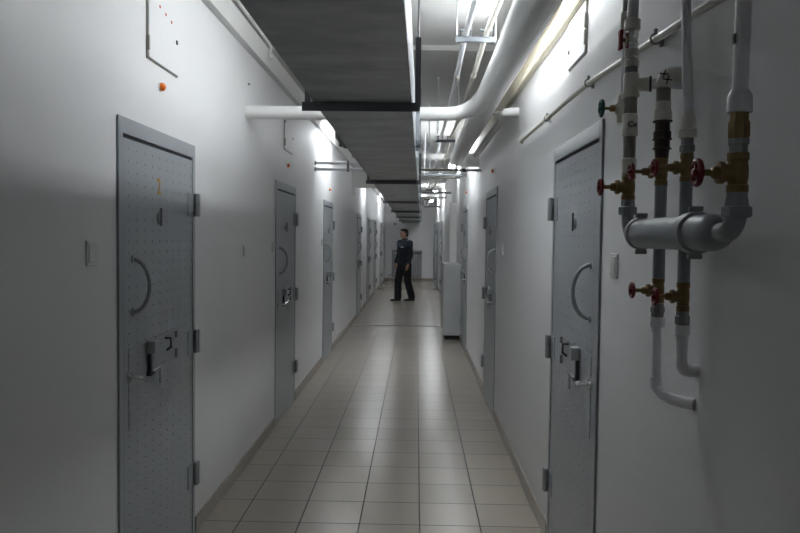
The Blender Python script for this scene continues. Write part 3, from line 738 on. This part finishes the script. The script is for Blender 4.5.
man = thing('person', tuple(MAN), 'man in dark navy uniform jacket and black trousers walking down the corridor', 'person')
rotm = Matrix((Fw, Rt, Up)).transposed()
head_dir = Vector((-.9, -.43, 0)).normalized(); hR = Vector((head_dir.y, -head_dir.x, 0))
hrot = Matrix((head_dir, hR, Up)).transposed()
HC = P(.03, 0, 1.665)
def Q(f, r, u): return HC+head_dir*f+hR*r+Up*u
foot_r = (.14, .095); foot_l = (-.15, -.095)
hipR, hipL = P(.0, .09, .93), P(-.01, -.09, .93)
kneR, kneL = P(.12, .095, .50), P(-.03, -.095, .495)
ankR, ankL = P(foot_r[0]-.02, .095, .085), P(foot_l[0]-.02, -.095, .10)
shR, shL = P(-.01, .185, 1.44), P(-.01, -.185, 1.44)
elR, elL = P(-.015, .235, 1.14), P(.00, -.235, 1.14)
wrR, wrL = P(.085, .235, .915), P(.07, -.215, .91)
# body: one continuous skin surface
b = MB()
b.rings([ell(P(0, 0, .86), .10, .14), ell(P(0, 0, 1.0), .105, .15), ell(P(0, 0, 1.15), .095, .135), ell(P(0, 0, 1.32), .115, .165), ell(P(-.005, 0, 1.44), .10, .17), ell(P(-.01, 0, 1.50), .07, .09)])
b.tube([P(-.01, 0, 1.46), P(.005, 0, 1.54), P(.015, 0, 1.62)], [.065, .056, .056], 16)
b.ball(Q(-.012, 0, .025), .093, .075, .092, rot=hrot); b.ball(Q(.022, 0, -.035), .068, .058, .075, rot=hrot)
b.ball(Q(.05, 0, -.088), .030, .030, .022, rot=hrot)                       # chin
b.tube([Q(.078, 0, .012), Q(.098, 0, -.02), Q(.094, 0, -.032)], [.008, .013, .012], 8)   # nose
b.ball(Q(.083, 0, -.058), .010, .022, .008, rot=hrot)                      # mouth
b.ball(Q(.078, 0, .028), .012, .05, .008, rot=hrot)                        # brow
for s in (1, -1): b.ball(Q(-.012, s*.076, -.012), .018, .009, .03, rot=hrot)   # ears
for sh, el_, wr in ((shR, elR, wrR), (shL, elL, wrL)):
    b.tube([sh, (sh*.55+el_*.45), el_, el_*.6+wr*.4, wr], [.055, .047, .04, .04, .027], 14)
for hp, kn, an in ((hipR, kneR, ankR), (hipL, kneL, ankL)):
    b.tube([hp, hp*.6+kn*.4, kn, kn*.65+an*.35, an, an-Up*.05], [.085, .075, .055, .055, .038, .036], 16)
for wr, s in ((wrR, 1), (wrL, -1)):
    fd = (Vector((0, 0, -1))+Fw*.22).normalized()
    sd = Fw
    palm = wr+fd*.05
    b.rings([[wr+fd*d+Fw*(a*math.cos(2*PI*j/12))+Rt*(c*math.sin(2*PI*j/12)) for j in range(12)] for d, a, c in ((-.01, .026, .02), (.03, .038, .017), (.075, .040, .015), (.088, .036, .012))])
    for k, (off, ln) in enumerate(((.029, .07), (.010, .078), (-.009, .073), (-.027, .056))):
        a0 = wr+fd*.08+Fw*off; inn = -Rt*s
        b.tube([a0-fd*.02, a0+fd*ln*.45+inn*.006, a0+fd*ln*.78+inn*.02, a0+fd*ln*.95+inn*.034], [.0095, .009, .0085, .0075], 8)
    t0 = wr+fd*.025+Fw*.03
    b.tube([t0-Fw*.012, t0+Fw*.022+fd*.022, t0+Fw*.03+fd*.05-Rt*s*.008], [.012, .0105, .0085], 8)
body = b.build('body', M['skin'], man); remesh(body, .0065, 3)
ey = MB()
for s in (1, -1): ey.ball(Q(.077, s*.031, .008), .009, .012, .007, rot=hrot)
ey.build('eyes', M['eye'], man)
hr = MB()
hr.ball(Q(-.028, 0, .045), .094, .083, .088, rot=hrot); hr.ball(Q(-.065, 0, -.02), .05, .066, .07, rot=hrot); hr.ball(Q(.03, 0, .088), .058, .064, .034, rot=hrot)
remesh(hr.build('hair', M['hair'], man), .007, 2)
# jacket
j = MB()
j.rings([ell(P(.0, 0, .84), .135, .178), ell(P(0, 0, .90), .14, .185), ell(P(0, 0, 1.02), .138, .180), ell(P(.005, 0, 1.15), .135, .176), ell(P(.01, 0, 1.30), .145, .196), ell(P(0, 0, 1.41), .128, .20), ell(P(-.01, 0, 1.47), .10, .165), ell(P(-.01, 0, 1.51), .075, .09), ell(P(-.005, 0, 1.555), .069, .075)])
for sh, el_, wr in ((shR, elR, wrR), (shL, elL, wrL)):
    j.tube([sh+Up*.012-(sh-MAN).project(Rt)*.25, sh, sh*.6+el_*.4, el_, el_*.55+wr*.45, wr+Up*.02], [.07, .078, .07, .062, .058, .046], 16)
jk = j.build('jacket', M['navy'], man); remesh(jk, .009, 5)
yk = MB()
yk.rings([ell(P(.008, 0, 1.325), .158, .207), ell(P(.004, 0, 1.40), .142, .212), ell(P(-.006, 0, 1.465), .113, .178), ell(P(-.01, 0, 1.513), .084, .10)])
for sh, el_ in ((shR, elR), (shL, elL)):
    yk.tube([sh+Up*.015-(sh-MAN).project(Rt)*.2, sh, sh*.72+el_*.28], [.075, .085, .078], 16)
remesh(yk.build('shoulder_yoke', M['blue'], man), .009, 3)
bd = MB()
c0 = P(.155, -.085, 1.335)
bd.rings([[c0+Rt*(sx*.038)+Up*(sz*.016)+Fw*d for sx, sz in ((-1, -1), (1, -1), (1, 1), (-1, 1))] for d in (-.02, .012)])
bd.build('badge', M['badge'], man)
# trousers and shoes
tr = MB()
tr.rings([ell(P(0, 0, .80), .12, .165), ell(P(0, 0, .90), .125, .17), ell(P(0, 0, 1.0), .12, .165)])
for hp, kn, an in ((hipR, kneR, ankR), (hipL, kneL, ankL)):
    tr.tube([hp, hp*.6+kn*.4, kn, kn*.5+an*.5, an, an-Up*.035], [.112, .105, .092, .092, .092, .09], 18)
remesh(tr.build('trousers', M['black'], man), .009, 4)
for nm, (f, r), an in (('shoe', foot_r, ankR), ('shoe', foot_l, ankL)):
    s = MB(); k = Vector((-1, -.35, 0)).normalized(); kr = Vector((k.y, -k.x, 0))
    base = Vector((an.x, an.y, 0))
    def ring(d, w, h, z0=0.0, n=14):
        return [base+k*d+kr*(w*math.cos(2*PI*q/n))+Up*max(z0, z0+h*.5+h*.5*math.sin(2*PI*q/n)) for q in range(n)]
    s.rings([ring(-.075, .020, .05), ring(-.06, .034, .085), ring(-.01, .038, .11), ring(.05, .040, .085), ring(.11, .046, .062), ring(.16, .043, .052), ring(.195, .026, .035)])
    s.build('shoe', M['shoe'], man, ang=70)

# ------------------------------------------------------------------ camera (fitted to the tile grid)
f_px, pit, yaw, roll = 722.2, .0403, .0220, .0122
def ray(x, y):
    u2 = (x-400)/f_px; v2 = (y-266.5)/f_px
    cr, sr = math.cos(roll), math.sin(roll)
    u = cr*u2+sr*v2; v = -sr*u2+cr*v2
    xx, z = u, -v
    cp, sp = math.cos(pit), math.sin(pit)
    yy = cp+sp*z; Z = -sp+cp*z
    c, s = math.cos(yaw), math.sin(yaw)
    return Vector((c*xx-s*yy, s*xx+c*yy, Z))
fwd = ray(400, 266.5).normalized()
rgt = (ray(500, 266.5)-ray(400, 266.5)).normalized()
upv = rgt.cross(fwd)
cam = bpy.data.cameras.new('camera'); co = bpy.data.objects.new('camera', cam); C.objects.link(co)
cam.sensor_width = 36; cam.lens = f_px*36/800; cam.clip_start = .02
mw = Matrix((rgt, upv, -fwd)).transposed().to_4x4(); mw.translation = Vector((0, 0, H))
co.matrix_world = mw
SC.camera = co

# ------------------------------------------------------------------ world and view
w = bpy.data.worlds.new('world'); SC.world = w; w.use_nodes = True
w.node_tree.nodes['Background'].inputs['Color'].default_value = (.02, .02, .02, 1)
vs = SC.view_settings
vs.view_transform = 'Standard'; vs.look = 'None'; vs.gamma = 1; vs.use_curve_mapping = False
vs.exposure = 0.52
SC.cycles.use_denoising = True
